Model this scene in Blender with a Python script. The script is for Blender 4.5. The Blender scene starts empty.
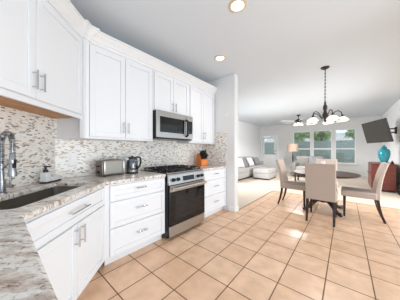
import bpy, bmesh, math, random
from mathutils import Vector, Matrix
random.seed(7)
S = bpy.context.scene
COL = S.collection
PI = math.pi
R = math.radians

# ---------------------------------------------------------------- camera, world, lights
FPX = 173.4
cam_d = bpy.data.cameras.new('camera'); cam = bpy.data.objects.new('camera', cam_d); COL.objects.link(cam)
cam_d.sensor_width = 36.0; cam_d.sensor_fit = 'HORIZONTAL'; cam_d.lens = 36.0 * FPX / 400.0
cam_d.clip_start = 0.02; cam_d.clip_end = 200
CAM_H = 1.22
cam.location = (0, 0, CAM_H); cam.rotation_euler = (PI/2, 0, math.atan(146.0/FPX))
S.camera = cam

W = bpy.data.worlds.new('daylight'); S.world = W; W.use_nodes = True
bg = W.node_tree.nodes['Background']
bg.inputs[0].default_value = (0.76, 0.89, 1.0, 1); bg.inputs[1].default_value = 1.4

S.view_settings.view_transform = 'Standard'; S.view_settings.look = 'None'
S.view_settings.exposure = 0.0; S.view_settings.gamma = 1.0
S.view_settings.use_curve_mapping = False

def area_light(name, loc, rot, sx, sy, power, col=(1, 1, 1), spread=180):
    d = bpy.data.lights.new(name, 'AREA'); d.shape = 'RECTANGLE'; d.size = sx; d.size_y = sy
    d.energy = power; d.color = col; d.spread = math.radians(spread)
    o = bpy.data.objects.new(name, d); COL.objects.link(o); o.location = loc; o.rotation_euler = rot
    return o
# added fill light at an unseen side opening, brightens the living room
area_light('added_side_fill', (-4.3, 5.2, 1.55), (0, R(-74), R(26)), 1.2, 2.8, 95, (1.0, .99, .98), 110)

# two added fill lights beyond the open side, for base cabinets and dining end
area_light('added_kitchen_fill', (2.9, .9, .85), (0, R(84), 0), 1.5, 3.4, 100, (0.93, 0.97, 1.0))
area_light('added_dining_fill', (2.9, 4.7, 1.25), (0, R(88), R(-24)), 1.8, 2.6, 85, (1.0, 0.99, 0.98), 95)

# ---------------------------------------------------------------- materials
def new_mat(name):
    m = bpy.data.materials.new(name); m.use_nodes = True
    nt = m.node_tree; return m, nt, nt.nodes['Principled BSDF']
def srgb(r, g, b):
    f = lambda c: (c/255/12.92) if c/255 <= 0.04045 else ((c/255+0.055)/1.055)**2.4
    return (f(r), f(g), f(b), 1)
def mat(name, rgb, rough=0.5, metal=0.0, var=0.05, scale=30, bump=0.0, spec=0.5, stretch=None, coat=0.0):
    m, nt, p = new_mat(name)
    c = srgb(*rgb)
    tc = nt.nodes.new('ShaderNodeTexCoord'); n = nt.nodes.new('ShaderNodeTexNoise'); n.inputs['Scale'].default_value = scale
    n.inputs['Detail'].default_value = 4
    src = tc.outputs['Object']
    if stretch:
        mp = nt.nodes.new('ShaderNodeMapping'); mp.inputs['Scale'].default_value = stretch
        nt.links.new(src, mp.inputs[0]); src = mp.outputs[0]
    nt.links.new(src, n.inputs['Vector'])
    mx = nt.nodes.new('ShaderNodeMix'); mx.data_type = 'RGBA'
    mx.inputs[6].default_value = [min(1, v*(1-var)) for v in c[:3]]+[1]
    mx.inputs[7].default_value = [min(1, v*(1+var)) for v in c[:3]]+[1]
    nt.links.new(n.outputs[0], mx.inputs[0]); nt.links.new(mx.outputs[2], p.inputs['Base Color'])
    p.inputs['Roughness'].default_value = rough; p.inputs['Metallic'].default_value = metal
    p.inputs['Specular IOR Level'].default_value = spec
    p.inputs['Coat Weight'].default_value = coat
    if bump:
        b = nt.nodes.new('ShaderNodeBump'); b.inputs['Strength'].default_value = bump; b.inputs['Distance'].default_value = 0.004
        nt.links.new(n.outputs[0], b.inputs['Height']); nt.links.new(b.outputs[0], p.inputs['Normal'])
    return m
def emit(name, rgb, strength):
    m, nt, p = new_mat(name)
    p.inputs['Base Color'].default_value = srgb(*rgb); p.inputs['Emission Color'].default_value = srgb(*rgb)
    p.inputs['Emission Strength'].default_value = strength; p.inputs['Roughness'].default_value = .4
    return m
def glass(name, rgb=(255, 255, 255), gloss=0.06):
    m, nt, p = new_mat(name); nt.nodes.remove(p)
    out = nt.nodes['Material Output']
    t = nt.nodes.new('ShaderNodeBsdfTransparent'); t.inputs[0].default_value = srgb(*rgb)
    g = nt.nodes.new('ShaderNodeBsdfGlossy'); g.inputs['Roughness'].default_value = 0.02
    mx = nt.nodes.new('ShaderNodeMixShader'); mx.inputs[0].default_value = gloss
    nt.links.new(t.outputs[0], mx.inputs[1]); nt.links.new(g.outputs[0], mx.inputs[2]); nt.links.new(mx.outputs[0], out.inputs[0])
    return m

def ramp(nt, stops, interp='CONSTANT'):
    r = nt.nodes.new('ShaderNodeValToRGB'); r.color_ramp.interpolation = interp
    e = r.color_ramp.elements
    while len(e) < len(stops): e.new(0.5)
    for el, (pos, c) in zip(e, stops): el.position = pos; el.color = srgb(*c)
    return r

def mosaic_mat():
    m, nt, p = new_mat('mosaic_tile')
    tc = nt.nodes.new('ShaderNodeTexCoord'); sp = nt.nodes.new('ShaderNodeSeparateXYZ'); cb = nt.nodes.new('ShaderNodeCombineXYZ')
    nt.links.new(tc.outputs['Object'], sp.inputs[0]); nt.links.new(sp.outputs[0], cb.inputs[0]); nt.links.new(sp.outputs[2], cb.inputs[1])
    br = nt.nodes.new('ShaderNodeTexBrick'); br.offset = 0.37; br.offset_frequency = 2
    br.inputs['Color1'].default_value = (0, 0, 0, 1); br.inputs['Color2'].default_value = (1, 1, 1, 1)
    br.inputs['Mortar'].default_value = (0.55, 0.55, 0.55, 1)
    br.inputs['Scale'].default_value = 1; br.inputs['Mortar Size'].default_value = 0.0012
    br.inputs['Brick Width'].default_value = 0.031; br.inputs['Row Height'].default_value = 0.0122; br.inputs['Bias'].default_value = 0
    nt.links.new(cb.outputs[0], br.inputs['Vector'])
    rp = ramp(nt, [(0.0, (118, 104, 94)), (0.05, (182, 162, 138)), (0.15, (212, 196, 178)), (0.24, (236, 232, 225)), (0.5, (243, 241, 237)), (0.62, (230, 226, 219)), (0.72, (240, 238, 234)), (0.93, (190, 180, 168))])
    nt.links.new(br.outputs['Color'], rp.inputs[0]); nt.links.new(rp.outputs[0], p.inputs['Base Color'])
    p.inputs['Roughness'].default_value = 0.22
    b = nt.nodes.new('ShaderNodeBump'); b.inputs['Strength'].default_value = .25; b.inputs['Distance'].default_value = .002; b.invert = True
    nt.links.new(br.outputs['Fac'], b.inputs['Height']); nt.links.new(b.outputs[0], p.inputs['Normal'])
    return m

def floor_mat():
    m, nt, p = new_mat('terracotta_tile')
    tc = nt.nodes.new('ShaderNodeTexCoord'); mp = nt.nodes.new('ShaderNodeMapping')
    mp.inputs['Location'].default_value = (1.479+0.333*30, -1.345+0.3345*30, 0)
    nt.links.new(tc.outputs['Object'], mp.inputs[0])
    br = nt.nodes.new('ShaderNodeTexBrick'); br.offset = 0; br.squash = 1
    br.inputs['Color1'].default_value = srgb(240, 199, 166); br.inputs['Color2'].default_value = srgb(245, 208, 176)
    br.inputs['Mortar'].default_value = srgb(112, 82, 62)
    br.inputs['Scale'].default_value = 1; br.inputs['Mortar Size'].default_value = 0.0052; br.inputs['Mortar Smooth'].default_value = .2
    br.inputs['Brick Width'].default_value = 0.333; br.inputs['Row Height'].default_value = 0.3345
    nt.links.new(mp.outputs[0], br.inputs['Vector'])
    n = nt.nodes.new('ShaderNodeTexNoise'); n.inputs['Scale'].default_value = 7; n.inputs['Detail'].default_value = 6
    nt.links.new(tc.outputs['Object'], n.inputs['Vector'])
    r2 = ramp(nt, [(0.3, (232, 226, 220)), (0.7, (255, 253, 251))], 'LINEAR'); nt.links.new(n.outputs[0], r2.inputs[0])
    mx = nt.nodes.new('ShaderNodeMix'); mx.data_type = 'RGBA'; mx.blend_type = 'MULTIPLY'; mx.inputs[0].default_value = 1
    nt.links.new(br.outputs['Color'], mx.inputs[6]); nt.links.new(r2.outputs[0], mx.inputs[7]); nt.links.new(mx.outputs[2], p.inputs['Base Color'])
    mr = nt.nodes.new('ShaderNodeMapRange'); mr.inputs[3].default_value = .27; mr.inputs[4].default_value = .7
    nt.links.new(br.outputs['Fac'], mr.inputs[0]); nt.links.new(mr.outputs[0], p.inputs['Roughness'])
    b = nt.nodes.new('ShaderNodeBump'); b.inputs['Strength'].default_value = .35; b.inputs['Distance'].default_value = .003; b.invert = True
    nt.links.new(br.outputs['Fac'], b.inputs['Height']); nt.links.new(b.outputs[0], p.inputs['Normal'])
    return m

def granite_mat():
    m, nt, p = new_mat('granite')
    tc = nt.nodes.new('ShaderNodeTexCoord')
    m0 = nt.nodes.new('ShaderNodeMapping'); m0.inputs['Rotation'].default_value = (0, 0, R(-42)); nt.links.new(tc.outputs['Object'], m0.inputs[0])
    mp = nt.nodes.new('ShaderNodeMapping'); mp.inputs['Scale'].default_value = (.8, 2.4, 1)
    nt.links.new(m0.outputs[0], mp.inputs[0])
    def noise(scale, det, src):
        n = nt.nodes.new('ShaderNodeTexNoise'); n.inputs['Scale'].default_value = scale; n.inputs['Detail'].default_value = det
        n.inputs['Roughness'].default_value = .65; nt.links.new(src, n.inputs['Vector']); return n
    n1 = noise(9, 6, mp.outputs[0]); n2 = noise(26, 5, mp.outputs[0]); n3 = noise(60, 3, tc.outputs['Object'])
    base = ramp(nt, [(0.34, (180, 160, 146)), (0.45, (212, 200, 190)), (0.52, (236, 232, 226)), (0.66, (224, 218, 211))], 'LINEAR')
    nt.links.new(n1.outputs[0], base.inputs[0])
    r2 = ramp(nt, [(0.32, (92, 82, 78)), (0.39, (178, 164, 156)), (0.45, (255, 255, 255))], 'LINEAR'); nt.links.new(n2.outputs[0], r2.inputs[0])
    r3 = ramp(nt, [(0.30, (120, 108, 102)), (0.37, (224, 216, 210)), (0.42, (255, 255, 255))], 'LINEAR'); nt.links.new(n3.outputs[0], r3.inputs[0])
    a = nt.nodes.new('ShaderNodeMix'); a.data_type = 'RGBA'; a.blend_type = 'MULTIPLY'; a.inputs[0].default_value = .9
    nt.links.new(base.outputs[0], a.inputs[6]); nt.links.new(r2.outputs[0], a.inputs[7])
    c = nt.nodes.new('ShaderNodeMix'); c.data_type = 'RGBA'; c.blend_type = 'MULTIPLY'; c.inputs[0].default_value = .8
    nt.links.new(a.outputs[2], c.inputs[6]); nt.links.new(r3.outputs[0], c.inputs[7]); nt.links.new(c.outputs[2], p.inputs['Base Color'])
    p.inputs['Roughness'].default_value = .2
    return m

def wood_mat(name, a, b, rough=.4, axis_scale=(2, 14, 14)):
    m, nt, p = new_mat(name)
    tc = nt.nodes.new('ShaderNodeTexCoord'); mp = nt.nodes.new('ShaderNodeMapping'); mp.inputs['Scale'].default_value = axis_scale
    nt.links.new(tc.outputs['Object'], mp.inputs[0])
    n = nt.nodes.new('ShaderNodeTexNoise'); n.inputs['Scale'].default_value = 2.5; n.inputs['Detail'].default_value = 5; n.inputs['Distortion'].default_value = 1
    nt.links.new(mp.outputs[0], n.inputs['Vector'])
    r = ramp(nt, [(0.35, a), (0.65, b)], 'LINEAR'); nt.links.new(n.outputs[0], r.inputs[0]); nt.links.new(r.outputs[0], p.inputs['Base Color'])
    p.inputs['Roughness'].default_value = rough
    return m

M = dict(
    wall=mat('wall_paint', (228, 228, 228), .85, var=.02, scale=60, bump=.05),
    ceil=mat('ceiling_paint', (218, 226, 233), .9, var=.02, scale=80, bump=.08),
    cab=mat('white_cabinet_paint', (234, 236, 239), .38, var=.01),
    trim=mat('white_trim_paint', (236, 237, 238), .4, var=.01),
    mosaic=mosaic_mat(), tile=floor_mat(), granite=granite_mat(),
    carpet=mat('beige_carpet', (212, 198, 182), .95, var=.10, scale=140, bump=.4),
    ply=wood_mat('plywood', (176, 118, 62), (206, 150, 92), .5),
    steel=mat('brushed_steel', (192, 190, 187), .28, 1.0, var=.06, scale=6, stretch=(1, 30, 30)),
    dsteel=mat('sink_steel', (150, 145, 138), .42, 1.0, var=.12, scale=8, stretch=(1, 20, 20)),
    satin=mat('satin_nickel', (158, 161, 166), .3, 1.0, var=.05),
    chrome=mat('chrome', (205, 207, 210), .14, 1.0, var=.02),
    black=mat('black_enamel', (18, 18, 20), .25, var=.1),
    rubber=mat('black_plastic', (22, 22, 23), .45, var=.1),
    iron=mat('cast_iron', (26, 25, 25), .6, var=.2, bump=.2),
    bglass=mat('black_glass', (10, 11, 14), .06, var=.05),
    fabric=mat('beige_linen', (182, 166, 155), .9, var=.10, scale=220, bump=.3),
    dwood=wood_mat('espresso_wood', (34, 22, 18), (56, 36, 28), .28),
    rwood=wood_mat('cherry_wood', (92, 36, 25), (118, 50, 34), .32),
    owood=wood_mat('oak_block', (206, 104, 22), (228, 132, 44), .4),
    bronze=mat('oil_rubbed_bronze', (66, 58, 54), .4, .7, var=.15),
    shade=emit('lit_white_glass', (255, 250, 240), .8),
    unlit=mat('white_glass', (240, 240, 238), .2, var=.01),
    bulb=emit('lit_lamp', (255, 246, 228), 9.0),
    canring=mat('can_trim', (214, 196, 170), .4, var=.03),
    sofa=mat('grey_upholstery', (176, 173, 171), .92, var=.1, scale=120, bump=.3),
    chairgrey=mat('grey_tweed', (146, 142, 138), .92, var=.15, scale=120, bump=.3),
    gpillow=mat('grey_pillow', (128, 130, 134), .9, var=.2, scale=60, bump=.2),
    wpillow=mat('white_pillow', (210, 208, 205), .9, var=.06, scale=60, bump=.2),
    pink=mat('dusty_pink_shade', (196, 170, 154), .8, var=.05, scale=80),
    teal=mat('turquoise_glaze', (8, 140, 156), .15, var=.18, scale=9, coat=.5),
    soapw=mat('white_ceramic', (226, 227, 228), .2, var=.02),
    glass=glass('window_glass'), kglass=glass('kettle_glass', (198, 202, 206), .10),
    screen=mat('dark_screen', (62, 60, 56), .35, var=.1, scale=3, spec=.3),
    lawn=mat('lawn', (116, 140, 84), .95, var=.3, scale=40),
    fence=mat('weathered_fence', (146, 156, 152), .9, var=.22, scale=8, stretch=(12, 12, 1)),
    leaf=mat('tree_leaves', (168, 194, 138), .7, var=.35, scale=12),
    bark=mat('tree_bark', (112, 98, 84), .9, var=.3, scale=20, bump=.5),
    stucco=mat('pale_stucco', (226, 220, 210), .9, var=.05), roof=mat('pale_shingles', (206, 200, 194), .9, var=.15, scale=20),
    bluew=mat('blue_glaze', (70, 100, 150), .25, var=.1), fanw=mat('white_fan_blade', (222, 222, 222), .5, var=.03),
)

# ---------------------------------------------------------------- mesh helpers
class MB:
    def __init__(s): s.bm = bmesh.new()
    def box(s, x0, x1, y0, y1, z0, z1, M_=None):
        vs = [s.bm.verts.new(v) for v in [(x0,y0,z0),(x1,y0,z0),(x1,y1,z0),(x0,y1,z0),(x0,y0,z1),(x1,y0,z1),(x1,y1,z1),(x0,y1,z1)]]
        if M_: [setattr(v, 'co', M_ @ v.co) for v in vs]
        for f in [(3,2,1,0),(4,5,6,7),(0,1,5,4),(1,2,6,5),(2,3,7,6),(3,0,4,7)]: s.bm.faces.new([vs[i] for i in f])
        return s
    def prism(s, pts, z0, z1):
        a = [s.bm.verts.new((p[0], p[1], z0)) for p in pts]; b = [s.bm.verts.new((p[0], p[1], z1)) for p in pts]
        n = len(pts)
        s.bm.faces.new(a[::-1]); s.bm.faces.new(b)
        for i in range(n): s.bm.faces.new([a[i], a[(i+1) % n], b[(i+1) % n], b[i]])
        return s
    def slab(s, prof, x0, x1, axis='x'):
        """profile in (y,z), extruded along x (or (x,z) along y)"""
        mk = (lambda t, p: (t, p[0], p[1])) if axis == 'x' else (lambda t, p: (p[0], t, p[1]))
        a = [s.bm.verts.new(mk(x0, p)) for p in prof]; b = [s.bm.verts.new(mk(x1, p)) for p in prof]
        n = len(prof); s.bm.faces.new(a); s.bm.faces.new(b[::-1])
        for i in range(n): s.bm.faces.new([a[i], b[i], b[(i+1) % n], a[(i+1) % n]])
        return s
    def lathe(s, prof, c=(0, 0, 0), n=24, M_=None):
        rings = []
        for r, z in prof:
            if r < 1e-6:
                rings.append([s.bm.verts.new((c[0], c[1], c[2]+z))])
            else:
                rings.append([s.bm.verts.new((c[0]+r*math.cos(2*PI*k/n), c[1]+r*math.sin(2*PI*k/n), c[2]+z)) for k in range(n)])
        for a, b in zip(rings, rings[1:]):
            if len(a) == 1 and len(b) == 1: continue
            for k in range(n):
                j = (k+1) % n
                if len(a) == 1: s.bm.faces.new([a[0], b[j], b[k]])
                elif len(b) == 1: s.bm.faces.new([a[k], a[j], b[0]])
                else: s.bm.faces.new([a[k], a[j], b[j], b[k]])
        if M_:
            for r in rings:
                for v in r: v.co = M_ @ v.co
        return s
    def cyl(s, p0, p1, r0, r1=None, n=14):
        return s.tube([p0, p1], [r0, r0 if r1 is None else r1], n)
    def tube(s, pts, rad, n=10):
        pts = [Vector(p) for p in pts]
        if not isinstance(rad, (list, tuple)): rad = [rad]*len(pts)
        rings = []; up = None
        for i, p in enumerate(pts):
            t = (pts[min(i+1, len(pts)-1)]-pts[max(i-1, 0)]).normalized()
            if up is None: up = Vector((0, 0, 1)) if abs(t.z) < .9 else Vector((1, 0, 0))
            a = (up - t*up.dot(t)).normalized(); b = t.cross(a); up = a
            rings.append([s.bm.verts.new(p + rad[i]*(a*math.cos(2*PI*k/n)+b*math.sin(2*PI*k/n))) for k in range(n)])
        for u, v in zip(rings, rings[1:]):
            for k in range(n): s.bm.faces.new([u[k], u[(k+1) % n], v[(k+1) % n], v[k]])
        s.bm.faces.new(rings[0][::-1]); s.bm.faces.new(rings[-1])
        return s
    def ball(s, c, r, sub=2, sc=(1, 1, 1), jit=0, rot=None):
        res = bmesh.ops.create_icosphere(s.bm, subdivisions=sub, radius=1)
        for v in res['verts']:
            k = 1+random.uniform(-jit, jit)
            q = Vector((v.co.x*r*sc[0]*k, v.co.y*r*sc[1]*k, v.co.z*r*sc[2]*k))
            if rot: q = rot @ q
            v.co = q + Vector(c)
        return s

def obj(name, mb, m, parent=None, loc=(0, 0, 0), rot=(0, 0, 0), bevel=0, smooth=False, seg=2, sub=0, label=None):
    me = bpy.data.meshes.new(name); bmesh.ops.recalc_face_normals(mb.bm, faces=mb.bm.faces[:]); mb.bm.to_mesh(me); mb.bm.free()
    o = bpy.data.objects.new(name, me); COL.objects.link(o); me.materials.append(m)
    o.location = loc; o.rotation_euler = rot
    if parent: o.parent = parent
    if bevel:
        b = o.modifiers.new('bevel', 'BEVEL'); b.width = bevel; b.segments = seg; b.limit_method = 'ANGLE'; b.angle_limit = R(40)
    if sub:
        q = o.modifiers.new('subsurf', 'SUBSURF'); q.levels = sub; q.render_levels = sub
    if smooth or sub or bevel:
        for f in me.polygons: f.use_smooth = True
        if not sub:
            me.set_sharp_from_angle(angle=R(35)) if not bevel or True else None
    if label: o['label'] = label
    return o
def tag(o, label, cat, group=None):
    o['label'] = label; o['category'] = cat
    if group: o['group'] = group
    return o
def thing(name, label, cat, loc=(0, 0, 0), rz=0, group=None):
    o = bpy.data.objects.new(name, None); COL.objects.link(o); o.empty_display_size = .1
    o.location = loc; o.rotation_euler = (0, 0, rz)
    return tag(o, label, cat, group)
def struct(name, mb, m, parent=None, **k):
    o = obj(name, mb, m, parent, **k)
    if not parent: o['kind'] = 'structure'
    return o
def dup(root, loc, rz, label, group=None):
    r = root.copy(); COL.objects.link(r); r.location = loc; r.rotation_euler = (0, 0, rz); r['label'] = label
    if group: r['group'] = group
    for ch in list(root.children):
        c = ch.copy(); COL.objects.link(c); c.parent = r
        for g in list(ch.children):
            d = g.copy(); COL.objects.link(d); d.parent = c
    return r

# ---------------------------------------------------------------- setting
WX = -2.48          # kitchen wall
CEIL = 2.72
YB = 10.93          # living room back wall
XL = -4.2; XR = 1.2
SQ = math.sqrt(.5)
A_RUN = PI/2; A_SINK = R(135)

struct('floor', MB().box(-1.68, 3.0, -2.2, 5.36, -.06, 0).box(-2.6, -1.68, -2.2, 3.1, -.06, 0), M['tile'])
struct('floor_living', MB().box(XL-.1, -1.68, 3.1, YB+.12, -.06, 0).box(-1.68, 3.0, 5.36, YB+.12, -.06, 0), M['carpet'])
struct('ceiling', MB().box(XL-.1, XR+.12, -2.2, YB+.12, CEIL, CEIL+.1), M['ceil'])
# kitchen wall with its mosaic tiling; local x runs along the wall
struct('wall_left', MB().box(.35, 3.03, 0, .12, 0, CEIL), M['wall'], loc=(WX, 0, 0), rot=(0, 0, A_RUN))
struct('wall_left_tiles', MB().box(.432, 3.03, -.008, 0, .90, 1.60), M['mosaic'], loc=(WX, 0, 0), rot=(0, 0, A_RUN))
TW = 2.045*SQ        # distance of the sink wall behind the camera's origin line
struct('wall_sink', MB().box(.66, 2.09, TW, TW+.12, 0, CEIL), M['wall'], rot=(0, 0, A_SINK))
struct('wall_sink_tiles', MB().box(.66, 2.066, TW-.008, TW, .90, 1.60), M['mosaic'], rot=(0, 0, A_SINK))
PY = 3.03; PX = -1.665
struct('wall_partition', MB().box(XL-.1, PX, PY, PY+.14, 0, CEIL), M['wall'], bevel=.006)
struct('wall_partition_tiles', MB().box(WX+.008, -1.845, PY-.008, PY, .90, 1.60), M['mosaic'])
struct('baseboard_partition', MB().box(-1.80, PX+.012, PY-.012, PY+.152, 0, .09), M['trim'], bevel=.004)
struct('wall_living_left', MB().box(XL-.1, XL, PY+.14, 3.7, 0, CEIL).box(XL-.1, XL, 6.7, YB, 0, CEIL).box(XL-.1, XL, 3.7, 6.7, 0, .9).box(XL-.1, XL, 3.7, 6.7, 2.3, CEIL), M['wall'])
w4 = struct('window_4', MB().box(XL-.08, XL-.01, 3.7, 3.75, .9, 2.3).box(XL-.08, XL-.01, 6.65, 6.7, .9, 2.3).box(XL-.08, XL-.01, 5.17, 5.23, .9, 2.3).box(XL-.08, XL-.01, 3.75, 6.65, .9, .95).box(XL-.08, XL-.01, 3.75, 6.65, 2.25, 2.3), M['trim'])  # added window frame and opening, out of view, to let light in
struct('baseboard_left', MB().box(XL, XL+.015, PY+.14, YB, 0, .1), M['trim'])
struct('wall_right', MB().box(XR, XR+.12, 6.4, YB+.12, 0, CEIL).box(XR, XR+.12, -2.2, 6.4, 2.2, CEIL).box(XR, XR+.12, 2.55, 2.85, 0, 2.2), M['wall'])  # header over the open side is added to keep fill light off the ceiling
struct('baseboard_right', MB().box(XR-.015, XR, 6.6, YB, 0, .1), M['trim'])
# back wall with openings: door glass is in the door leaf, one opening for each window
WZ0, WZ1 = .56, 2.24
wins = [(-2.31, -1.43), (-1.36, -.53), (-.43, .36)]
DX0, DX1, DZ = -4.06, -3.18, 2.06
bw = MB()
bw.box(XL-.1, DX0, YB, YB+.12, 0, CEIL).box(DX0, DX1, YB, YB+.12, DZ, CEIL).box(DX1, wins[0][0], YB, YB+.12, 0, CEIL)
bw.box(wins[2][1], XR, YB, YB+.12, 0, CEIL).box(wins[0][0], wins[2][1], YB, YB+.12, 0, WZ0).box(wins[0][0], wins[2][1], YB, YB+.12, WZ1, CEIL)
bw.box(wins[0][1], wins[1][0], YB, YB+.12, WZ0, WZ1).box(wins[1][1], wins[2][0], YB, YB+.12, WZ0, WZ1)
struct('wall_back', bw, M['wall'])
struct('baseboard_back', MB().box(DX1+.07, XR, YB-.015, YB, 0, .1), M['trim'])
for i, (a, b) in enumerate(wins):
    zr = 1.28; t = .045
    f = MB()
    f.box(a, a+t, YB+.0, YB+.08, WZ0, WZ1).box(b-t, b, YB+.0, YB+.08, WZ0, WZ1)
    f.box(a+t, b-t, YB, YB+.08, WZ0, WZ0+t).box(a+t, b-t, YB, YB+.08, WZ1-t, WZ1).box(a+t, b-t, YB+.01, YB+.07, zr-.035, zr+.035)
    w = struct('window_%d' % (i+1), f, M['trim'])
    g = obj('pane', MB().box(a+t, b-t, YB+.04, YB+.046, WZ0+t, zr-.035), M['glass'], w)
    g = obj('pane', MB().box(a+t, b-t, YB+.04, YB+.046, zr+.035, WZ1-t), M['glass'], w)
struct('trim_1', MB().box(wins[0][0]-.05, wins[2][1]+.05, YB-.06, YB, WZ0-.04, WZ0), M['trim'])
# back door
d = MB(); gz0, gz1 = .92, 1.93; gx0, gx1 = DX0+.12, DX1-.12
d.box(DX0+.03, gx0, YB+.02, YB+.065, .01, DZ-.03).box(gx1, DX1-.03, YB+.02, YB+.065, .01, DZ-.03)
d.box(gx0, gx1, YB+.02, YB+.065, .01, gz0).box(gx0, gx1, YB+.02, YB+.065, gz1, DZ-.03)
d.box(gx0+.05, gx1-.05, YB+.012, YB+.02, .2, .75)
dr = struct('door_1', d, M['trim'])
obj('pane', MB().box(gx0, gx1, YB+.04, YB+.046, gz0, gz1), M['glass'], dr)
g = MB(); w_ = .028
g.box(gx0-w_, gx0+w_, YB+.005, YB+.02, gz0-w_, gz1+w_).box(gx1-w_, gx1+w_, YB+.005, YB+.02, gz0-w_, gz1+w_)
g.box(gx0, gx1, YB+.005, YB+.02, gz0-w_, gz0+w_).box(gx0, gx1, YB+.005, YB+.02, gz1-w_, gz1+w_)
obj('glass_frame', g, M['trim'], dr)
h = MB(); h.lathe([(0, 0), (.028, .0), (.028, .012), (.012, .02), (.012, .04), (.03, .055), (.026, .075), (0, .08)], n=14, M_=Matrix.Translation((DX1-.09, YB+.02, 1.0)) @ Matrix.Rotation(PI/2, 4, 'X'))
obj('door_knob', h, M['bronze'], dr, smooth=True)
h = MB(); h.lathe([(0, 0), (.03, .0), (.03, .02), (.02, .03), (0, .03)], n=14, M_=Matrix.Translation((DX1-.09, YB+.02, 1.16)) @ Matrix.Rotation(PI/2, 4, 'X'))
obj('deadbolt', h, M['bronze'], dr, smooth=True)
struct('trim_2', MB().box(DX0-.07, DX0, YB-.015, YB, 0, DZ+.07).box(DX1, DX1+.07, YB-.015, YB, 0, DZ+.07).box(DX0, DX1, YB-.015, YB, DZ, DZ+.07), M['trim'])
struct('trim_3', MB().box(-1.681, -1.66, PY+.155, 5.36, 0, .006).box(-1.681, 3.0, 5.35, 5.372, 0, .006), mat('threshold_strip', (170, 140, 112), .5))
# small box under the ceiling along the back wall, over the windows
struct('trim_4', MB().box(-2.5, XR-.02, YB-.10, YB, CEIL-.10, CEIL), M['wall'])

# outdoors
struct('ground', MB().box(-20, 20, YB+.12, 40, -.3, -.12), M['lawn'])

# ---------------------------------------------------------------- cabinets
def shaker(x0, x1, z0, z1, rail=.058, th=.02):
    b = MB(); g = .0025
    x0 += g; x1 -= g; z0 += g; z1 -= g
    b.box(x0, x0+rail, -th, 0, z0, z1).box(x1-rail, x1, -th, 0, z0, z1)
    b.box(x0+rail, x1-rail, -th, 0, z0, z0+rail).box(x0+rail, x1-rail, -th, 0, z1-rail, z1)
    b.box(x0+rail, x1-rail, -th+.010, 0, z0+rail, z1-rail)
    return b
def pull(cx, cz, vertical, L=.135, y=-.02):
    b = MB(); r = .0062; s = L/2-.018; o = .034
    if vertical:
        b.cyl((cx, y-o, cz-L/2), (cx, y-o, cz+L/2), r); b.cyl((cx, y, cz-s), (cx, y-o, cz-s), r*.85); b.cyl((cx, y, cz+s), (cx, y-o, cz+s), r*.85)
    else:
        b.cyl((cx-L/2, y-o, cz), (cx+L/2, y-o, cz), r); b.cyl((cx-s, y, cz), (cx-s, y-o, cz), r*.85); b.cyl((cx+s, y, cz), (cx+s, y-o, cz), r*.85)
    return b
def front(parent, kind, x0, x1, z0, z1, hx=None, hz=None, vertical=False, rail=.058, L=.135):
    d = obj(kind, shaker(x0, x1, z0, z1, rail), M['cab'], parent, bevel=.0025, seg=1)
    if hx is not None: obj('handle', pull(hx, hz, vertical, L), M['chrome'], d, smooth=True)
    return d
def base_cab(label, loc, rz, w, depth=.57, body_pts=None):
    t = thing('base_cabinet', label, 'cabinet', loc, rz)
    b = MB()
    if body_pts: b.prism(body_pts, .1, .862)
    else: b.box(0, w, 0, depth, .1, .862)
    obj('body', b, M['cab'], t)
    obj('toe_kick', MB().box(0, w, .075, .095, 0, .1), M['cab'], t)
    return t
def drawers(t, w):
    for z0, z1 in ((.683, .848), (.405, .676), (.115, .398)):
        front(t, 'drawer', .015, w-.015, z0, z1, w/2, (z0+z1)/2+.02, False, .05)
FX = -1.87
c1 = base_cab('white three-drawer base cabinet below the toaster and kettle, left of the range', (FX, .75, 0), A_RUN, .735, .60, [(-.033, 0), (.735, 0), (.735, .60), (-.033, .60)]); drawers(c1, .735)
c2 = base_cab('white three-drawer base cabinet below the knife block, right of the range', (FX, 2.265, 0), A_RUN, .76, .60); drawers(c2, .76)
# sink base on the diagonal: origin at the face, local x along the face
ST = 1.155*SQ       # face distance
S0, S1 = .905, 1.822
def sink_xy(s, t): return (-SQ*s - SQ*t, SQ*s - SQ*t)
sk = base_cab('white sink base cabinet set diagonally in the corner, two doors below a false drawer', sink_xy(S0, ST) + (0,), A_SINK, S1-S0, .10)
front(sk, 'drawer', .02, S1-S0-.02, .683, .848, (S1-S0)/2, .78, False, .045, .22)
mid = (S1-S0)/2
front(sk, 'door', .02, mid, .115, .672, mid-.035, .585, True)
front(sk, 'door', mid, S1-S0-.02, .115, .672, mid+.035, .585, True)
pen = base_cab('white base cabinet under the near end of the granite worktop', (-1.23, .045, 0), PI, .86, .50)
pen.location = (-.37, .045, 0); pen.rotation_euler = (0, 0, PI)
front(pen, 'door', .02, .43, .115, .848, .40, .7, True); front(pen, 'door', .43, .84, .115, .848, .46, .7, True)

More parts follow.
